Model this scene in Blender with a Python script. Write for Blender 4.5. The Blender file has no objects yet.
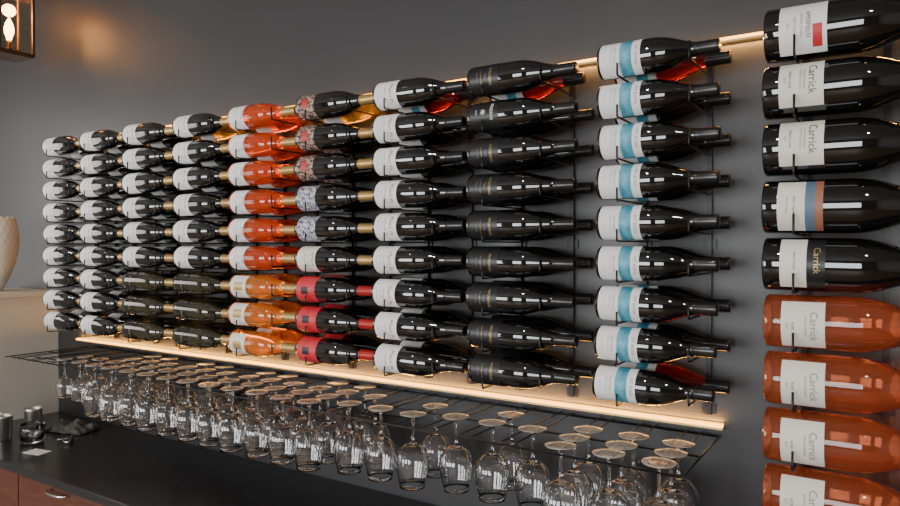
import bpy, bmesh, math, random
from mathutils import Vector, Matrix
random.seed(7)
S=bpy.context.scene
C=S.collection
EYE=1.70

# ---------------------------------------------------------------- helpers
def new_mat(name):
    m=bpy.data.materials.new(name); m.use_nodes=True
    return m, m.node_tree, m.node_tree.nodes['Principled BSDF']
def pmat(name,col,rough=.5,metal=0,trans=0,ior=1.5,emis=None,es=0,coat=0,spec=.5):
    m,nt,b=new_mat(name)
    b.inputs['Base Color'].default_value=(*col,1)
    b.inputs['Roughness'].default_value=rough
    b.inputs['Metallic'].default_value=metal
    b.inputs['Transmission Weight'].default_value=trans
    b.inputs['IOR'].default_value=ior
    b.inputs['Coat Weight'].default_value=coat
    b.inputs['Specular IOR Level'].default_value=spec
    if emis:
        b.inputs['Emission Color'].default_value=(*emis,1)
        b.inputs['Emission Strength'].default_value=es
    return m
def noisy(m,scale,c1,c2,bump=0,rough=None,stretch=None):
    nt=m.node_tree;b=nt.nodes['Principled BSDF']
    tc=nt.nodes.new('ShaderNodeTexCoord');mp=nt.nodes.new('ShaderNodeMapping')
    if stretch: mp.inputs['Scale'].default_value=stretch
    n=nt.nodes.new('ShaderNodeTexNoise');n.inputs['Scale'].default_value=scale;n.inputs['Detail'].default_value=5
    r=nt.nodes.new('ShaderNodeValToRGB')
    r.color_ramp.elements[0].position=.3;r.color_ramp.elements[1].position=.7
    r.color_ramp.elements[0].color=(*c1,1);r.color_ramp.elements[1].color=(*c2,1)
    nt.links.new(tc.outputs['Object'],mp.inputs['Vector']);nt.links.new(mp.outputs[0],n.inputs['Vector'])
    nt.links.new(n.outputs['Fac'],r.inputs[0]);nt.links.new(r.outputs[0],b.inputs['Base Color'])
    if bump:
        bp=nt.nodes.new('ShaderNodeBump');bp.inputs['Strength'].default_value=bump;bp.inputs['Distance'].default_value=.002
        nt.links.new(n.outputs['Fac'],bp.inputs['Height']);nt.links.new(bp.outputs[0],b.inputs['Normal'])
    return m
def obj(name,bm_or_mesh,mats=(),loc=(0,0,0),rot=(0,0,0),parent=None,smooth=False):
    if isinstance(bm_or_mesh,bmesh.types.BMesh):
        me=bpy.data.meshes.new(name); bm_or_mesh.to_mesh(me); bm_or_mesh.free()
        for m in mats: me.materials.append(m)
        if smooth:
            for p in me.polygons:p.use_smooth=True
    else: me=bm_or_mesh
    o=bpy.data.objects.new(name,me);C.objects.link(o)
    o.location=loc;o.rotation_euler=rot
    if parent:o.parent=parent
    return o
def empty(name,loc=(0,0,0)):
    o=bpy.data.objects.new(name,None);C.objects.link(o);o.location=loc;o.empty_display_size=.05
    return o
def box(bm,x0,x1,y0,y1,z0,z1,mi=0,bev=0):
    r=bmesh.ops.create_cube(bm,size=1)
    vs=r['verts']
    for v in vs:
        v.co=Vector(((x0+x1)/2+v.co.x*(x1-x0),(y0+y1)/2+v.co.y*(y1-y0),(z0+z1)/2+v.co.z*(z1-z0)))
    fs=set(f for v in vs for f in v.link_faces)
    for f in fs:f.material_index=mi
    if bev:
        es=list(set(e for v in vs for e in v.link_edges))
        rr=bmesh.ops.bevel(bm,geom=es,offset=bev,segments=3,affect='EDGES',profile=.5)
        for f in rr['faces']:f.material_index=mi
def lathe(bm,prof,seg=32,mi=lambda i:0,cen=(0,0)):
    rings=[]
    for r,z in prof:
        if r<1e-6: rings.append([bm.verts.new((cen[0],cen[1],z))])
        else: rings.append([bm.verts.new((cen[0]+r*math.cos(2*math.pi*k/seg),cen[1]+r*math.sin(2*math.pi*k/seg),z)) for k in range(seg)])
    for i in range(len(rings)-1):
        a,b=rings[i],rings[i+1]
        for k in range(seg):
            k2=(k+1)%seg
            if len(a)==1 and len(b)==1: continue
            if len(a)==1: f=bm.faces.new((a[0],b[k2],b[k]))
            elif len(b)==1: f=bm.faces.new((a[k],a[k2],b[0]))
            else: f=bm.faces.new((a[k],a[k2],b[k2],b[k]))
            f.material_index=mi(i);f.smooth=True
def tube(bm,pts,r,seg=6,mi=0):
    pts=[Vector(p) for p in pts]
    prev=None
    for i,p in enumerate(pts):
        if i==0:d=pts[1]-p
        elif i==len(pts)-1:d=p-pts[i-1]
        else:d=(pts[i+1]-p).normalized()+(p-pts[i-1]).normalized()
        d.normalize()
        up=Vector((0,0,1)) if abs(d.z)<.9 else Vector((1,0,0))
        if prev is not None: u=(prev-d*prev.dot(d)).normalized()
        else: u=d.cross(up).normalized()
        prev=u
        w=d.cross(u)
        ring=[bm.verts.new(p+r*(math.cos(2*math.pi*k/seg)*u+math.sin(2*math.pi*k/seg)*w)) for k in range(seg)]
        if i>0:
            for k in range(seg):
                f=bm.faces.new((last[k],last[(k+1)%seg],ring[(k+1)%seg],ring[k]));f.smooth=True;f.material_index=mi
        else:
            bm.faces.new(ring[::-1]).material_index=mi
        last=ring
    bm.faces.new(last).material_index=mi

# ---------------------------------------------------------------- materials
M_wall=pmat('charcoal_satin_paint',(.04,.04,.042),.38)
noisy(M_wall,2.2,(.030,.030,.032),(.037,.037,.039))
nt=M_wall.node_tree;n=nt.nodes.new('ShaderNodeTexNoise');n.inputs['Scale'].default_value=260
bp=nt.nodes.new('ShaderNodeBump');bp.inputs['Strength'].default_value=.12;bp.inputs['Distance'].default_value=.001
nt.links.new(n.outputs['Fac'],bp.inputs['Height']);nt.links.new(bp.outputs[0],nt.nodes['Principled BSDF'].inputs['Normal'])
M_white=pmat('grey_plaster',(.30,.29,.28),.7)
M_floor=noisy(pmat('timber_floor',(.2,.12,.07),.4),4,(.16,.09,.05),(.28,.18,.1),stretch=(1,12,1))
M_cream=noisy(pmat('cream_paint',(.6,.57,.5),.5),3,(.56,.54,.47),(.62,.59,.52))
M_metal=pmat('black_powdercoat',(.012,.012,.013),.35,.3)
M_glassdark=pmat('dark_bottle_glass',(.004,.004,.004),.03,0,0,1.55,coat=.8)
M_glassolive=pmat('olive_bottle_glass',(.022,.018,.006),.03,0,0,1.52,coat=.6)
def rose(name,c,tr=.8):
    return pmat(name,c,.03,0,tr,1.33,coat=.6)
M_rose1=rose('deep_rose_glass',(1.0,.135,.02),.78)
M_rose2=rose('amber_rose_glass',(1.0,.33,.04),.76)
M_rose3=rose('copper_rose_glass',(1.0,.27,.11),.90)
M_yellow=rose('golden_wine_glass',(1,.60,.08),.7)
M_redw=rose('red_wine_glass',(.28,.01,.01),.75)
M_capblack=pmat('black_capsule',(.012,.012,.012),.22)
M_capgold=pmat('gold_capsule',(.55,.36,.14),.32,.7)
M_capred=pmat('red_capsule',(.4,.02,.02),.3,.2)
M_paper=pmat('label_paper',(.78,.78,.77),.55)
M_paperc=pmat('cream_label_paper',(.72,.69,.62),.55)
M_teal=noisy(pmat('teal_label',(.1,.4,.5),.5),60,(.03,.22,.34),(.14,.42,.53))
M_blk=pmat('black_label',(.010,.010,.012),.38)
M_ink=pmat('label_ink',(.05,.05,.05),.5)
M_inkred=pmat('label_ink_red',(.5,.03,.03),.5)
M_inkgold=pmat('label_ink_gold',(.5,.36,.14),.35,.5)
M_inkgrey=pmat('label_ink_grey',(.2,.2,.19),.5)
M_lred=noisy(pmat('red_label',(.6,.02,.03),.45),30,(.50,.010,.025),(.58,.04,.05))
M_lblue=pmat('slate_blue_label',(.09,.15,.22),.5)
M_lbrown=pmat('brown_label',(.30,.12,.07),.5)
def pattern(name,c1,c2,scale):
    m,nt,b=new_mat(name);b.inputs['Roughness'].default_value=.5
    tc=nt.nodes.new('ShaderNodeTexCoord');v=nt.nodes.new('ShaderNodeTexNoise')
    v.inputs['Scale'].default_value=scale;v.inputs['Distortion'].default_value=2.5
    r=nt.nodes.new('ShaderNodeValToRGB');r.color_ramp.elements[0].position=.47;r.color_ramp.elements[1].position=.53
    r.color_ramp.elements[0].color=(*c1,1);r.color_ramp.elements[1].color=(*c2,1)
    nt.links.new(tc.outputs['Object'],v.inputs['Vector']);nt.links.new(v.outputs['Fac'],r.inputs[0]);nt.links.new(r.outputs[0],b.inputs['Base Color'])
    return m
M_patR=pattern('ornate_dark_label',(.03,.02,.02),(.45,.30,.24),55)
M_patB=pattern('ornate_blue_label',(.05,.06,.14),(.60,.60,.62),75)

# ---------------------------------------------------------------- room
HX0,HX1,HY,HZ=-6.0,2.6,-5.6,3.5
bm=bmesh.new();box(bm,HX0,HX1,0,.12,0,HZ);obj('wall_back',bm,[M_wall])
bm=bmesh.new();box(bm,HX0-.1,HX1+.1,HY-.1,.12,-.1,0);obj('floor',bm,[M_floor])
bm=bmesh.new();box(bm,HX0-.1,HX1+.1,HY-.1,.12,HZ,HZ+.1);obj('ceiling',bm,[M_white])
def wall_open(name,axis,pos,thick,a0,a1,wins,z0,z1,mat):
    bm=bmesh.new()
    def bx(u0,u1,za,zb):
        if axis=='x': box(bm,u0,u1,pos-thick,pos,za,zb)
        else: box(bm,pos,pos+thick,u0,u1,za,zb)
    bx(a0,a1,0,z0);bx(a0,a1,z1,HZ)
    c=a0
    for w0,w1 in wins:
        bx(c,w0,z0,z1);c=w1
    bx(c,a1,z0,z1)
    return obj(name,bm,[mat])
fw=[(-5.2,-3.6),(-2.9,-1.3),(-.6,1.0)]
wall_open('wall_front','x',HY,.1,HX0,HX1,fw,.7,2.7,M_white)
wall_open('wall_left','y',HX0-.1,.1,HY,0,[(-4.2,-1.2)],.5,2.9,M_white)  # opening for the added, unseen left window
bm=bmesh.new();box(bm,HX1,HX1+.1,HY,0,0,HZ);obj('wall_right',bm,[M_white])
k=0
def winframe(x0,x1,y0,y1,z0,z1):
    global k;k+=1
    bm=bmesh.new();t=.03
    if x1-x0>y1-y0:
        for a in (x0+t,(x0+x1)/2,x1-t): box(bm,a-t,a+t,y0,y1,z0,z1)
        for b in (z0+t,z1-t): box(bm,x0,x1,y0,y1,b-t,b+t)
    else:
        for a in (y0+t,(y0+y1)/2,y1-t): box(bm,x0,x1,a-t,a+t,z0,z1)
        for b in (z0+t,z1-t): box(bm,x0,x1,y0,y1,b-t,b+t)
    obj('window_%d'%k,bm,[M_metal])
for a,b in fw: winframe(a,b,HY-.08,HY-.03,.7,2.7)
winframe(HX0-.08,HX0-.03,-4.2,-1.2,.5,2.9)  # frame of the added left window

# pony wall at left end of the counter
bm=bmesh.new();box(bm,-3.78,-3.40,-1.5,0,0,1.465);box(bm,-3.80,-3.385,-1.52,0,1.465,1.49,0,.008)
obj('wall_pony',bm,[M_cream])

# ---------------------------------------------------------------- bottle meshes
def body_profile(s=1,L=.30,R=.0415,sh=1.0):
    P=[(0,.018),(.020,.013),(.031,.004),(.036,0),(.0400,.0015),(.0415,.005),(.0415,.05),(.0415,.10),(.0415,.132),(.0411,.146),(.0396,.160),(.0370,.174),(.0332,.188),(.0288,.201),(.0244,.213),(.0205,.225),(.0173,.237),(.0155,.248),(.0147,.260),(.0145,.272)]
    out=[(r*R/.0415,z*L/.30) for r,z in P]
    return out
def add_text(bm,txt,size,zc,tc,R,mi,center_s=1.0):
    cu=bpy.data.curves.new('t','FONT');cu.body=txt;cu.size=size;cu.align_x='CENTER';cu.align_y='CENTER';cu.resolution_u=2
    o=bpy.data.objects.new('t',cu);C.objects.link(o)
    dg=bpy.context.evaluated_depsgraph_get()
    me=o.evaluated_get(dg).to_mesh()
    vs=[]
    for v in me.vertices:
        a=(v.co.x+tc)/R
        vs.append(bm.verts.new((R*math.sin(a),-R*math.cos(a),zc+v.co.y)))
    for p in me.polygons:
        try:
            f=bm.faces.new([vs[i] for i in p.vertices]);f.material_index=mi
        except ValueError: pass
    o.evaluated_get(dg).to_mesh_clear()
    bpy.data.objects.remove(o);bpy.data.curves.remove(cu)
def patch(bm,R,z0,z1,a0,a1,mi,n=20):
    a0=math.radians(a0);a1=math.radians(a1)
    V=[]
    for i in range(n+1):
        a=a0+(a1-a0)*i/n
        V.append((bm.verts.new((R*math.sin(a),-R*math.cos(a),z0)),bm.verts.new((R*math.sin(a),-R*math.cos(a),z1))))
    for i in range(n):
        f=bm.faces.new((V[i][0],V[i+1][0],V[i+1][1],V[i][1]));f.material_index=mi;f.smooth=True
def bottle(name,glass,cap,patches,texts,L=.293,R=.0402,caplen=.055,seg=40):
    mats=[glass,cap];bm=bmesh.new()
    def idx(m):
        if m not in mats:mats.append(m)
        return mats.index(m)
    P=body_profile(1,L,R);lathe(bm,P,seg)
    k=R/.0415
    cp=[(.0166*k,L-caplen),(.0168*k,L-caplen+.0005),(.0156*k,L-caplen+.012),(.0154*k,L-.006),(.0156*k,L-.003),(.0148*k,L-.0008),(.012*k,L),(0,L)]
    lathe(bm,cp,seg,lambda i:1)
    for j,(a,b,c,d,m) in enumerate(patches):
        patch(bm,R+.0003+.00012*j,a,b,c,d,idx(m))
    for (t,s,z,tc,m) in texts:
        add_text(bm,t,s,z,tc,R+.0011,idx(m))
    me=bpy.data.meshes.new(name);bm.to_mesh(me);bm.free()
    for m in mats:me.materials.append(m)
    return me
A=82
def T_est(inkt=M_ink,word='ESTATE'):
    return [(word,.013,.075,0,inkt),('Central Otago',.006,.060,0,M_inkgrey),('PINOT NOIR',.0065,.045,0,M_ink),('2021',.006,.034,0,M_inkgrey)]
B={}
B['white']=bottle('bottle_white_label',M_glassdark,M_capgold,[(.012,.092,-A,A,M_paper)],T_est())
B['olive']=bottle('bottle_olive',M_glassolive,M_capgold,[(.020,.085,-50,50,M_glassdark)],[('RESERVE',.010,.055,0,M_inkgold)])
B['rose1']=bottle('bottle_rose_deep',M_rose1,M_capgold,[(.012,.082,-A,A,M_paper)],T_est(M_inkgrey,'ROSE'))
B['rose2']=bottle('bottle_rose_amber',M_rose2,M_capgold,[(.012,.085,-60,75,M_paperc),(.03,.07,-20,20,M_inkgold)],[])
B['ornR']=bottle('bottle_ornate',M_glassdark,M_capgold,[(.010,.080,-A,A,M_patR),(.030,.055,-22,22,M_inkred)],[])
B['ornB']=bottle('bottle_ornate_blue',M_glassdark,M_capgold,[(.010,.088,-A,A,M_patB)],[])
B['cream']=bottle('bottle_cream',M_glassdark,M_capgold,[(.010,.088,-A,A,M_paperc)],T_est())
B['red']=bottle('bottle_red',M_glassdark,M_capred,[(.008,.088,-A-5,A+5,M_lred),(.03,.058,-18,14,M_blk)],[])
B['script']=bottle('bottle_script',M_glassdark,M_capblack,[(.010,.088,-A,A,M_paper)],[('Maori Pt',.017,.068,.002,M_inkred),('PINOT NOIR',.006,.048,0,M_ink),('central otago',.005,.038,0,M_inkgrey),('———',.01,.024,0,M_ink)])
B['black']=bottle('bottle_black_label',M_glassdark,M_capblack,[(.012,.095,-A,A,M_blk)],[('WOOING',.011,.072,0,M_inkgold),('TREE',.008,.058,0,M_inkgrey),('———',.012,.046,0,M_inkgold),('Pinot Noir',.006,.034,0,M_inkgrey)])
B['blacksilver']=bottle('bottle_black_silver',M_glassdark,M_capblack,[(.012,.095,-A,A,M_blk)],[('RESERVE',.012,.075,0,M_paper),('❋',.02,.05,0,M_paper),('2019',.007,.03,0,M_paper)])
TL=.268
B['teal']=bottle('bottle_teal',M_glassdark,M_capblack,[(.008,.104,-A,A,M_paper),(.056,.084,-A,A,M_teal)],[('MT ROSA',.0105,.094,0,M_inkgrey),('PINOT NOIR',.0065,.045,-.004,M_inkgrey),('CENTRAL OTAGO',.004,.036,-.004,M_inkgrey),('2 0 2 0',.005,.022,0,M_inkgrey)],L=TL)
MR=.0548;ML=.350
def mag(name,glass,cap,pt,tx): return bottle(name,glass,cap,pt,tx,L=ML,R=MR,caplen=.075,seg=56)
carT=[('Carrick',.021,.092,-.012,M_ink),('BANNOCKBURN',.0055,.078,-.012,M_inkgrey),('CENTRAL OTAGO',.0055,.071,-.012,M_inkgrey),('PINOT NOIR',.0065,.052,-.012,M_ink),('2019',.006,.043,-.012,M_inkgrey)]
B['m1']=mag('magnum_red_print',M_glassdark,M_capblack,[(.030,.115,-68,60,M_paper),(.090,.107,-4,44,M_inkred)],[('AMISFIELD',.012,.082,-.006,M_ink),('CENTRAL OTAGO',.006,.070,-.006,M_inkred),('PINOT NOIR',.006,.058,-.006,M_inkgrey),('2018',.006,.046,-.006,M_inkgrey)])
B['m2']=mag('magnum_cream',M_glassdark,M_capblack,[(.032,.112,-66,48,M_paperc)],carT)
B['m3']=mag('magnum_blue',M_glassdark,M_capblack,[(.030,.080,-66,60,M_paperc),(.080,.098,-66,60,M_lblue),(.098,.112,-66,60,M_lbrown)],[('PINOT NOIR',.0065,.06,-.006,M_ink),('Central Otago',.006,.048,-.006,M_inkgrey)])
B['m4']=mag('magnum_dark',M_glassdark,M_capblack,[(.034,.082,-64,58,M_paperc),(.082,.115,-64,58,M_blk)],[('Carrick',.018,.10,-.008,M_inkgold),('PINOT NOIR',.0065,.06,-.006,M_ink)])
B['m5']=mag('magnum_rose',M_rose3,M_capblack,[(.034,.112,-50,62,M_paperc)],[('Carrick',.020,.092,.006,M_inkgrey),('BANNOCKBURN',.0055,.078,.006,M_inkgrey),('ROSE',.0065,.055,.006,M_ink),('2021',.006,.045,.006,M_inkgrey)])
B['yellowback']=bottle('bottle_golden',M_yellow,M_capgold,[(.012,.085,-A,A,M_paper)],[])
B['redback']=bottle('bottle_redwine',M_redw,M_capblack,[(.008,.104,-A,A,M_paper),(.056,.084,-A,A,M_teal)],[],L=TL)

# ---------------------------------------------------------------- column layout
colX=[-3.112,-2.815,-2.511,-2.195,-1.888,-1.568,-1.259,-.937,-.580]
ROW0,RP=EYE+.438,.0951
YF,YB=-.175,-.068
def kind(c,r):
    if c<=1: return 'white'
    if c in(2,3): return 'olive' if r>=6 else 'white'
    if c==4: return 'rose1' if r<6 else 'rose2'
    if c==5: return 'ornR' if r<3 else 'ornB' if r<5 else 'cream' if r==5 else 'red'
    if c==6: return 'script'
    if c==7: return 'black' if r not in(1,) else 'blacksilver'
    return 'teal'
def backkind(c,r):
    if c in(4,): return kind(c,r)
    if c in(3,5) and r==0: return 'yellowback'
    if c==8 : return 'redback' if r in(0,8) else 'teal'
    if c in (6,7) and r==0: return 'redback'
    return kind(c,r)
def lay(me,name,x,y,z,roll,tilt=0,yaw=0):
    o=bpy.data.objects.new(name,me);C.objects.link(o)
    Mx=Matrix.Translation((x,y,z))@Matrix.Rotation(yaw,4,'Z')@Matrix.Rotation(math.pi/2+tilt,4,'Y')@Matrix.Rotation(roll,4,'Z')
    o.matrix_world=Mx
    return o
rad=math.radians
bmr=bmesh.new()
def cradle(bm,x,z,yfront,r=.0024,up=.026):
    tube(bm,[(x,-.004,z),(x,yfront+.006,z),(x,yfront+.001,z+.002),(x,yfront,z+.007),(x,yfront,z+up)],r,6)
for c,X in enumerate(colX):
    for r in range(9):
        z=ROW0-r*RP
        j=random.uniform(-.004,.003) if c<8 else random.uniform(-.002,.002)
        t=rad(random.uniform(-.4,.9))
        xx=X+j
        if c==8: xx-= .0022*max(0,r-4)
        lay(B[kind(c,r)],'wine_bottle',xx,YF,z,rad(random.uniform(-9,9)),t,rad(random.uniform(-.6,.6)))
        lay(B[backkind(c,r)],'wine_bottle',X+j*.5+.002,YB,z,rad(random.uniform(-10,10)),t,0)
        cradle(bmr,X+.052,z-.0402-.0036,YF-.0452,up=.028)
        cradle(bmr,X+.210,z-.0245-.0012,YF-.034,up=.038)
    for dx in(.052,.210):
        box(bmr,X+dx-.006,X+dx+.006,-.012,-.001,ROW0-8*RP-.085,ROW0+.045)
        for zz in(ROW0-8*RP-.072,ROW0-4*RP-.05,ROW0+.03):
            box(bmr,X+dx-.016,X+dx+.016,-.005,-.0005,zz-.012,zz+.012)
obj('wine_bottle_rack',bmr,[M_metal])
# magnum column
XM=-.222;MP=.1184;Z0=EYE+.439
bmr=bmesh.new()
mk=['m1','m2','m2','m3','m4','m5','m5','m5','m5','m5']
for r,kd in enumerate(mk):
    z=Z0-r*MP
    lay(B[kd],'magnum_wine_bottle',XM+random.uniform(-.002,.002)+(0.004 if r>4 else 0),YF,z,rad(random.uniform(-5,5)),rad(random.uniform(0,.8)),0)
    cradle(bmr,XM+.06,z-MR-.0025,YF-.0600,r=.0024,up=.040)
    cradle(bmr,XM+.255,z-.034,YF-.046,r=.0024,up=.045)
for dx in(.06,.215):
    box(bmr,XM+dx-.007,XM+dx+.007,-.012,-.001,Z0-9*MP-.08,Z0+.040)
    for q in range(5):
        zz=Z0+.02-q*.27
        box(bmr,XM+dx-.018,XM+dx+.018,-.005,-.0005,zz-.012,zz+.012)
obj('magnum_bottle_rack',bmr,[M_metal])

# ---------------------------------------------------------------- LED strips
M_led=pmat('warm_led_diffuser',(.9,.5,.15),.5,emis=(1,.42,.06),es=6)
M_led2=pmat('warm_led_diffuser_top',(.9,.5,.15),.5,emis=(1,.42,.06),es=7)
M_alu=pmat('brushed_brass_channel',(.6,.45,.2),.35,.9)
def strip(name,x0,x1,z,led,e,down):
    p=empty(name,(0,0,0))
    bm=bmesh.new();box(bm,x0,x1,-.024,-.0005,z-.005,z);obj('channel',bm,[M_alu],parent=p)
    bm=bmesh.new();box(bm,x0+.002,x1-.002,-.023,-.003,z+.0003,z+.007);obj('diffuser',bm,[led],parent=p)
    L=bpy.data.lights.new('led_line','AREA');L.shape='RECTANGLE';L.size=x1-x0-.01;L.size_y=.008;L.energy=e;L.color=(1,.45,.08)
    o=bpy.data.objects.new('led_line',L);C.objects.link(o);o.parent=p
    o.location=((x0+x1)/2,-.012,z-.006 if down else z+.008);o.rotation_euler=(0,0,0) if down else (math.pi,0,0)
strip('led_strip_light',-3.20,-.335,EYE-.434,M_led,9.0,False)
strip('led_strip_light',-3.30,.9,EYE+.492,M_led2,13,True)

# ---------------------------------------------------------------- stemware rack
ZR=EYE-.452
RX0,RX1=-3.05,-.345
bm=bmesh.new()
for yy in(-.012,-.20,-.355): tube(bm,[(RX0-.05,yy,ZR-.006),(RX1,yy,ZR-.006)],.0026)
tube(bm,[(RX0-.05,-.02,ZR-.006),(RX0-.05,-.37,ZR-.006)],.0026);tube(bm,[(RX1,-.0,ZR-.006),(RX1,-.355,ZR-.006)],.0026)
N=24;pitch=(RX1-RX0)/N
chs=[]
for i in range(N):
    x=RX0+pitch*(i+.5);chs.append(x)
    h=.017
    tube(bm,[(x-h,-.006,ZR),(x-h,-.352,ZR)],.0018);tube(bm,[(x+h,-.006,ZR),(x+h,-.352,ZR)],.0018)
    if i<6:
        tube(bm,[(x-h,-.352,ZR),(x-h-.004,-.375,ZR-.004)],.0018)
        tube(bm,[(x+h,-.352,ZR),(x+h+.004,-.375,ZR-.004)],.0018)
for xx in(-3.0,-2.2,-1.25,-.45):
    tube(bm,[(xx,-.004,ZR-.09),(xx,-.01,ZR-.085),(xx,-.30,ZR-.008)],.0026)
obj('stemware_hanging_rack',bm,[M_metal])

M_glass=pmat('clear_glass',(1,1,1),.0,0,1,1.5,coat=.5)
M_foot=pmat('clear_glass_foot',(1,.92,.82),.08,0,.70,1.5,coat=.8)  # reflected warm light put into the foot colour; the glass itself is clear
def glass_mesh(name,H,Rb,stem,Rf=.036):
    bm=bmesh.new()
    bh=H-stem
    outer=[(0,.0),(Rf*.6,.0),(Rf-.001,.0),(Rf,.0008),(Rf-.001,.0020),(Rf*.55,.0045),(.008,.008),(.0045,.014),(.0036,.03),(.0036,stem-.02),(.0045,stem-.006),(.010,stem+.002)]
    pts=list(outer)
    pts+= [(Rb*.55,stem+bh*.07),(Rb*.80,stem+bh*.17),(Rb*.95,stem+bh*.29),(Rb,stem+bh*.41),(Rb*.97,stem+bh*.55),(Rb*.89,stem+bh*.72),(Rb*.80,stem+bh*.88),(Rb*.745,H)]
    t=.0011
    inner=[(Rb*.745-t,H),(Rb*.80-t,stem+bh*.88),(Rb*.89-t,stem+bh*.72),(Rb*.97-t,stem+bh*.55),(Rb-t,stem+bh*.41),(Rb*.95-t,stem+bh*.29+.0005),(Rb*.80-t,stem+bh*.17+.001),(Rb*.55-t,stem+bh*.07+.0015),(.009,stem+.0045),(0,stem+.004)]
    lathe(bm,pts+inner,28,lambda i:1 if i<6 else 0)
    for v in bm.verts: v.co.z=-v.co.z
    bmesh.ops.recalc_face_normals(bm,faces=bm.faces)
    me=bpy.data.meshes.new(name);bm.to_mesh(me);bm.free();me.materials.append(M_glass);me.materials.append(M_foot);return me
G1=glass_mesh('wine_glass_large',.196,.0465,.078)
G2=glass_mesh('wine_glass_small',.155,.034,.070,.031)
for i,x in enumerate(chs):
    if i<2: continue
    elif i<4: rows=[-.30,-.22]
    elif i<15: rows=[-.305,-.225,-.145] + ([-.062] if i%3 else [])
    elif i<18: rows=[-.26]+([-.15] if i%2 else [])
    elif i<21: rows=[-.22]+([-.12] if i%2 else [])
    else: rows=[-.315,-.235,-.15]
    for yy in rows:
        g=G2 if i<4 else G1
        o=obj('wine_glass',g,loc=(x+random.uniform(-.004,.004),yy+random.uniform(-.003,.003),ZR+.0022+.0018),rot=(rad(random.uniform(-1,1)),rad(random.uniform(-1,1)),random.uniform(0,6)))

# ---------------------------------------------------------------- counter + cabinet
CT=EYE-.80
M_counter=pmat('black_stone_counter',(.02,.02,.022),.22)
noisy(M_counter,180,(.012,.012,.013),(.026,.026,.028))
M_cab=noisy(pmat('cherry_cabinet',(.12,.03,.02),.35),6,(.075,.022,.014),(.14,.045,.026),stretch=(1.5,1,14))
M_chrome=pmat('polished_steel',(.75,.75,.75),.22,1)
bm=bmesh.new();box(bm,-3.40,1.4,-.52,-.001,CT-.03,CT,0,.003);obj('counter_top',bm,[M_counter])
cab=empty('base_cabinet',(0,0,0))
bm=bmesh.new();box(bm,-3.395,1.38,-.47,-.002,.08,CT-.031);box(bm,-3.395,1.38,-.42,-.01,.0,.08);obj('carcass',bm,[M_capblack],parent=cab)
bm=bmesh.new();x=-3.39;w=.66
hb=bmesh.new()
while x<1.3:
    box(bm,x+.004,x+w-.004,-.492,-.471,CT-.20,CT-.036,0,.002)
    box(bm,x+.004,x+w-.004,-.492,-.471,.10,CT-.208,0,.002)
    P=[]
    for q in range(13):
        a=math.pi*q/12
        P.append((x+w*.36+.06-.06*math.cos(a),-.492-.03*math.sin(a)**.6,CT-.058))
    tube(hb,P,.005,8)
    x+=w
obj('drawer_fronts',bm,[M_cab],parent=cab);obj('handles',hb,[M_chrome],parent=cab,smooth=True)

# items on the counter
M_satin=pmat('satin_steel',(.78,.77,.75),.32,1)
def tin(x,y,h,r):
    bm=bmesh.new();lathe(bm,[(0,0),(r*.86,0),(r*.9,.002),(r,h*.92),(r*1.04,h*.95),(r*1.04,h),(r*.97,h),(r*.95,h*.9),(r*.82,.004),(0,.004)],28)
    obj('steel_shaker_cup',bm,[M_satin],loc=(x,y,CT))
tin(-3.09,-.385,.10,.036);tin(-3.06,-.28,.115,.034);tin(-3.19,-.37,.09,.034)
bm=bmesh.new();lathe(bm,[(0,0),(.036,0),(.042,.004),(.047,.05),(.049,.075),(.046,.075),(.043,.05),(.038,.012),(0,.010)],32)
obj('glass_jar',bm,[M_glass],loc=(-2.955,-.335,CT))
bm=bmesh.new();box(bm,-.045,.045,-.028,.028,0,.0012,0);obj('business_card',bm,[M_paper],loc=(-2.79,-.395,CT+.0004),rot=(0,0,rad(12)))
bm=bmesh.new();bmesh.ops.create_grid(bm,x_segments=26,y_segments=18,size=.5)
for v in bm.verts:
    u,w_=v.co.x,v.co.y
    e=max(0,1-(abs(u)*2)**6)*max(0,1-(abs(w_)*2)**6)
    v.co=Vector((u*.20,w_*.12,.004+e*(.026+.012*math.sin(u*14+w_*6)+.009*math.sin(w_*19-u*5))))
cl=obj('folded_bar_cloth',bm,[noisy(pmat('grey_cloth',(.02,.02,.02),.8),60,(.05,.048,.045),(.12,.115,.11),.5)],loc=(-2.99,-.15,CT),rot=(0,0,rad(15)),smooth=True)
so=cl.modifiers.new('s','SOLIDIFY');so.thickness=.004
bm=bmesh.new()
tube(bm,[(-.06,0,.010),(-.03,0,.012),(.03,0,.012),(.055,0,.009)],.007,8)
P=[(.0+.0045*math.cos(q*.8),-.012-q*.0011,.012+.0045*math.sin(q*.8)) for q in range(40)]
tube(bm,P,.0012,5,1);tube(bm,[(.05,0,.012),(.045,-.02,.009),(.02,-.03,.007)],.003,6,1)
obj('waiter_corkscrew',bm,[M_capblack,M_chrome],loc=(-2.83,-.24,CT),rot=(0,0,rad(-30)))

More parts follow.
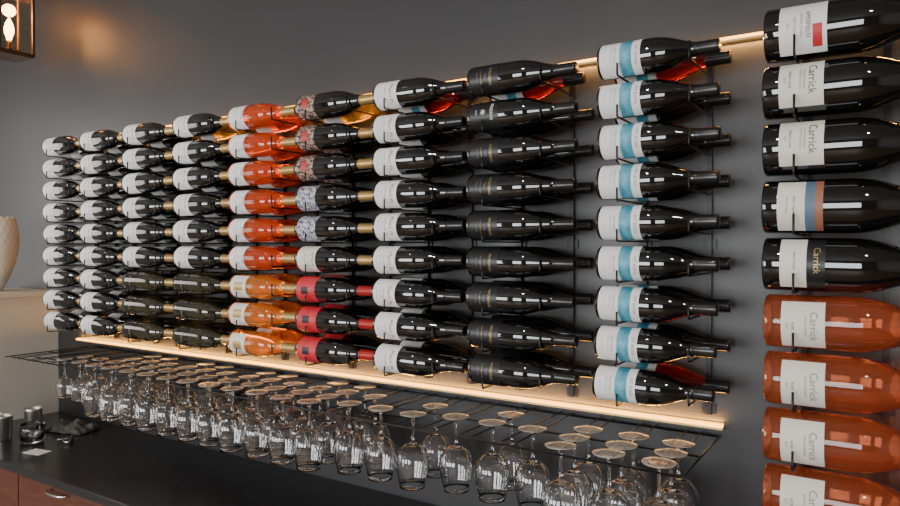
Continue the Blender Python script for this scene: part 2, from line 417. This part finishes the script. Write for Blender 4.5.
# ---------------------------------------------------------------- vase
M_cer=pmat('white_lace_ceramic',(.80,.77,.70),.45)
bm=bmesh.new()
seg=72
prof=[(.0,0),(.040,0),(.044,.004),(.043,.012),(.056,.04),(.077,.09),(.096,.15),(.107,.21),(.108,.26),(.103,.31),(.093,.345)]
dense=[]
for i in range(len(prof)-1):
    for q in range(4):
        t=q/4;dense.append((prof[i][0]*(1-t)+prof[i+1][0]*t,prof[i][1]*(1-t)+prof[i+1][1]*t))
dense.append(prof[-1])
inn=[(max(0,r-.006),max(z,.008)) for r,z in dense[::-1]]
lathe(bm,dense+inn,seg)
for v in bm.verts:
    r=math.hypot(v.co.x,v.co.y)
    if r>.04 and v.co.z>.02:
        a=math.atan2(v.co.y,v.co.x)
        k=.0030*math.cos(a*22+ (math.floor(v.co.z/.028)%2)*math.pi)*math.sin(math.pi*((v.co.z/.028)%1))
        v.co.x*=(r+k)/r;v.co.y*=(r+k)/r
        if v.co.z>.33: v.co.z+=.008*abs(math.cos(a*9))
obj('ceramic_vase',bm,[M_cer],loc=(-3.57,-.215,1.49))

# ---------------------------------------------------------------- lantern sconce
LX,LY,LZ=-3.43,-.20,EYE+.885
lan=empty('wall_lantern',(LX,LY,LZ))
bm=bmesh.new();w=.072;h=.30
for sx in(-1,1):
    for sy in(-1,1): box(bm,sx*w-.005,sx*w+.005,sy*w-.005,sy*w+.005,0,h)
for z in(0,h-.01):
    for s in(-1,1):
        box(bm,-w-.005,w+.005,s*w-.006,s*w+.006,z,z+.012);box(bm,s*w-.006,s*w+.006,-w,w,z,z+.012)
box(bm,-w-.012,w+.012,-w-.012,w+.012,h,h+.012,0,.003)
box(bm,-.05,.05,-.05,.05,h+.012,h+.03,0,.003)
box(bm,-w,w,-w,w,-.006,.0);
tube(bm,[(0,0,h+.03),(0,0,h+.07),(0,.05,h+.09),(0,.19,h+.12)],.008,8)
box(bm,-.05,.05,.188,.1995,h+.04,h+.22,0,.003)
tube(bm,[(0,0,0),(0,0,.07)],.012,10)
obj('frame',bm,[pmat('aged_bronze',(.20,.12,.06),.35,.8)],parent=lan)
M_bulb=pmat('filament_bulb',(1,.7,.35),.3,emis=(1,.45,.11),es=40)
bm=bmesh.new();lathe(bm,[(0,.07),(.010,.072),(.012,.085),(.019,.105),(.021,.125),(.015,.15),(.006,.17),(0,.178)],20)
obj('bulb',bm,[M_bulb],parent=lan)
bm=bmesh.new()
for s in(-1,1):
    box(bm,-w+.005,w-.005,s*w-.001,s*w+.001,.012,h-.01)
    box(bm,s*w-.001,s*w+.001,-w+.005,w-.005,.012,h-.01)
obj('panes',bm,[pmat('lantern_glass',(.9,.85,.75),.05,0,1,1.1)],parent=lan)
L=bpy.data.lights.new('lantern_glow','POINT');L.energy=55;L.color=(1,.42,.11);L.shadow_soft_size=.03
lo=bpy.data.objects.new('glow',L);C.objects.link(lo);lo.parent=lan;lo.location=(0,0,.21)

# ---------------------------------------------------------------- lighting
def area(name,loc,rot,sx,sy,e,col=(1,1,1)):
    L=bpy.data.lights.new(name,'AREA');L.shape='RECTANGLE';L.size=sx;L.size_y=sy;L.energy=e;L.color=col
    o=bpy.data.objects.new(name,L);C.objects.link(o);o.location=loc;o.rotation_euler=rot
for i,(a,b) in enumerate(fw):
    area('window_daylight',((a+b)/2,HY-.02,1.7),(rad(90),0,0),1.5,1.9,[110,110,92][i],(.98,.99,1))
area('window_daylight_side',(HX0-.02,-2.7,1.7),(rad(90),0,rad(-90)),2.9,2.3,80,(1,.96,.91))  # unseen left window light, added to brighten the left of the back wall
for i,xx in enumerate([-4.2,-2.6,-1.0,.6]):
    p=empty('ceiling_downlight',(xx,-1.9,HZ))  # unseen warm ceiling spots, added to the lighting
    bm=bmesh.new();lathe(bm,[(0,-.004),(.045,-.004),(.05,-.012),(.06,-.012),(.062,0),(0,0)],24);obj('trim',bm,[M_white],parent=p)
    bm=bmesh.new();lathe(bm,[(0,-.006),(.044,-.006),(.044,-.0045),(0,-.0045)],24);obj('lens',bm,[pmat('lens',(1,1,1),.3,emis=(1,.85,.65),es=12)],parent=p)
    L=bpy.data.lights.new('beam','SPOT');L.energy=50;L.color=(1,.88,.72);L.spot_size=rad(80);L.spot_blend=.6;L.shadow_soft_size=.05
    o=bpy.data.objects.new('beam',L);C.objects.link(o);o.parent=p;o.location=(0,0,-.02);o.rotation_euler=(rad(25),0,0)
W=bpy.data.worlds.new('World');S.world=W;W.use_nodes=True
bg=W.node_tree.nodes['Background'];bg.inputs[0].default_value=(.85,.92,1,1);bg.inputs[1].default_value=.8

# ---------------------------------------------------------------- camera
cam=bpy.data.cameras.new('camera');cam.lens=36*680/900;cam.sensor_width=36
co=bpy.data.objects.new('camera',cam);C.objects.link(co)
co.location=(0,-1.74,EYE);co.rotation_euler=(rad(89.5),0,rad(32.93))
S.camera=co
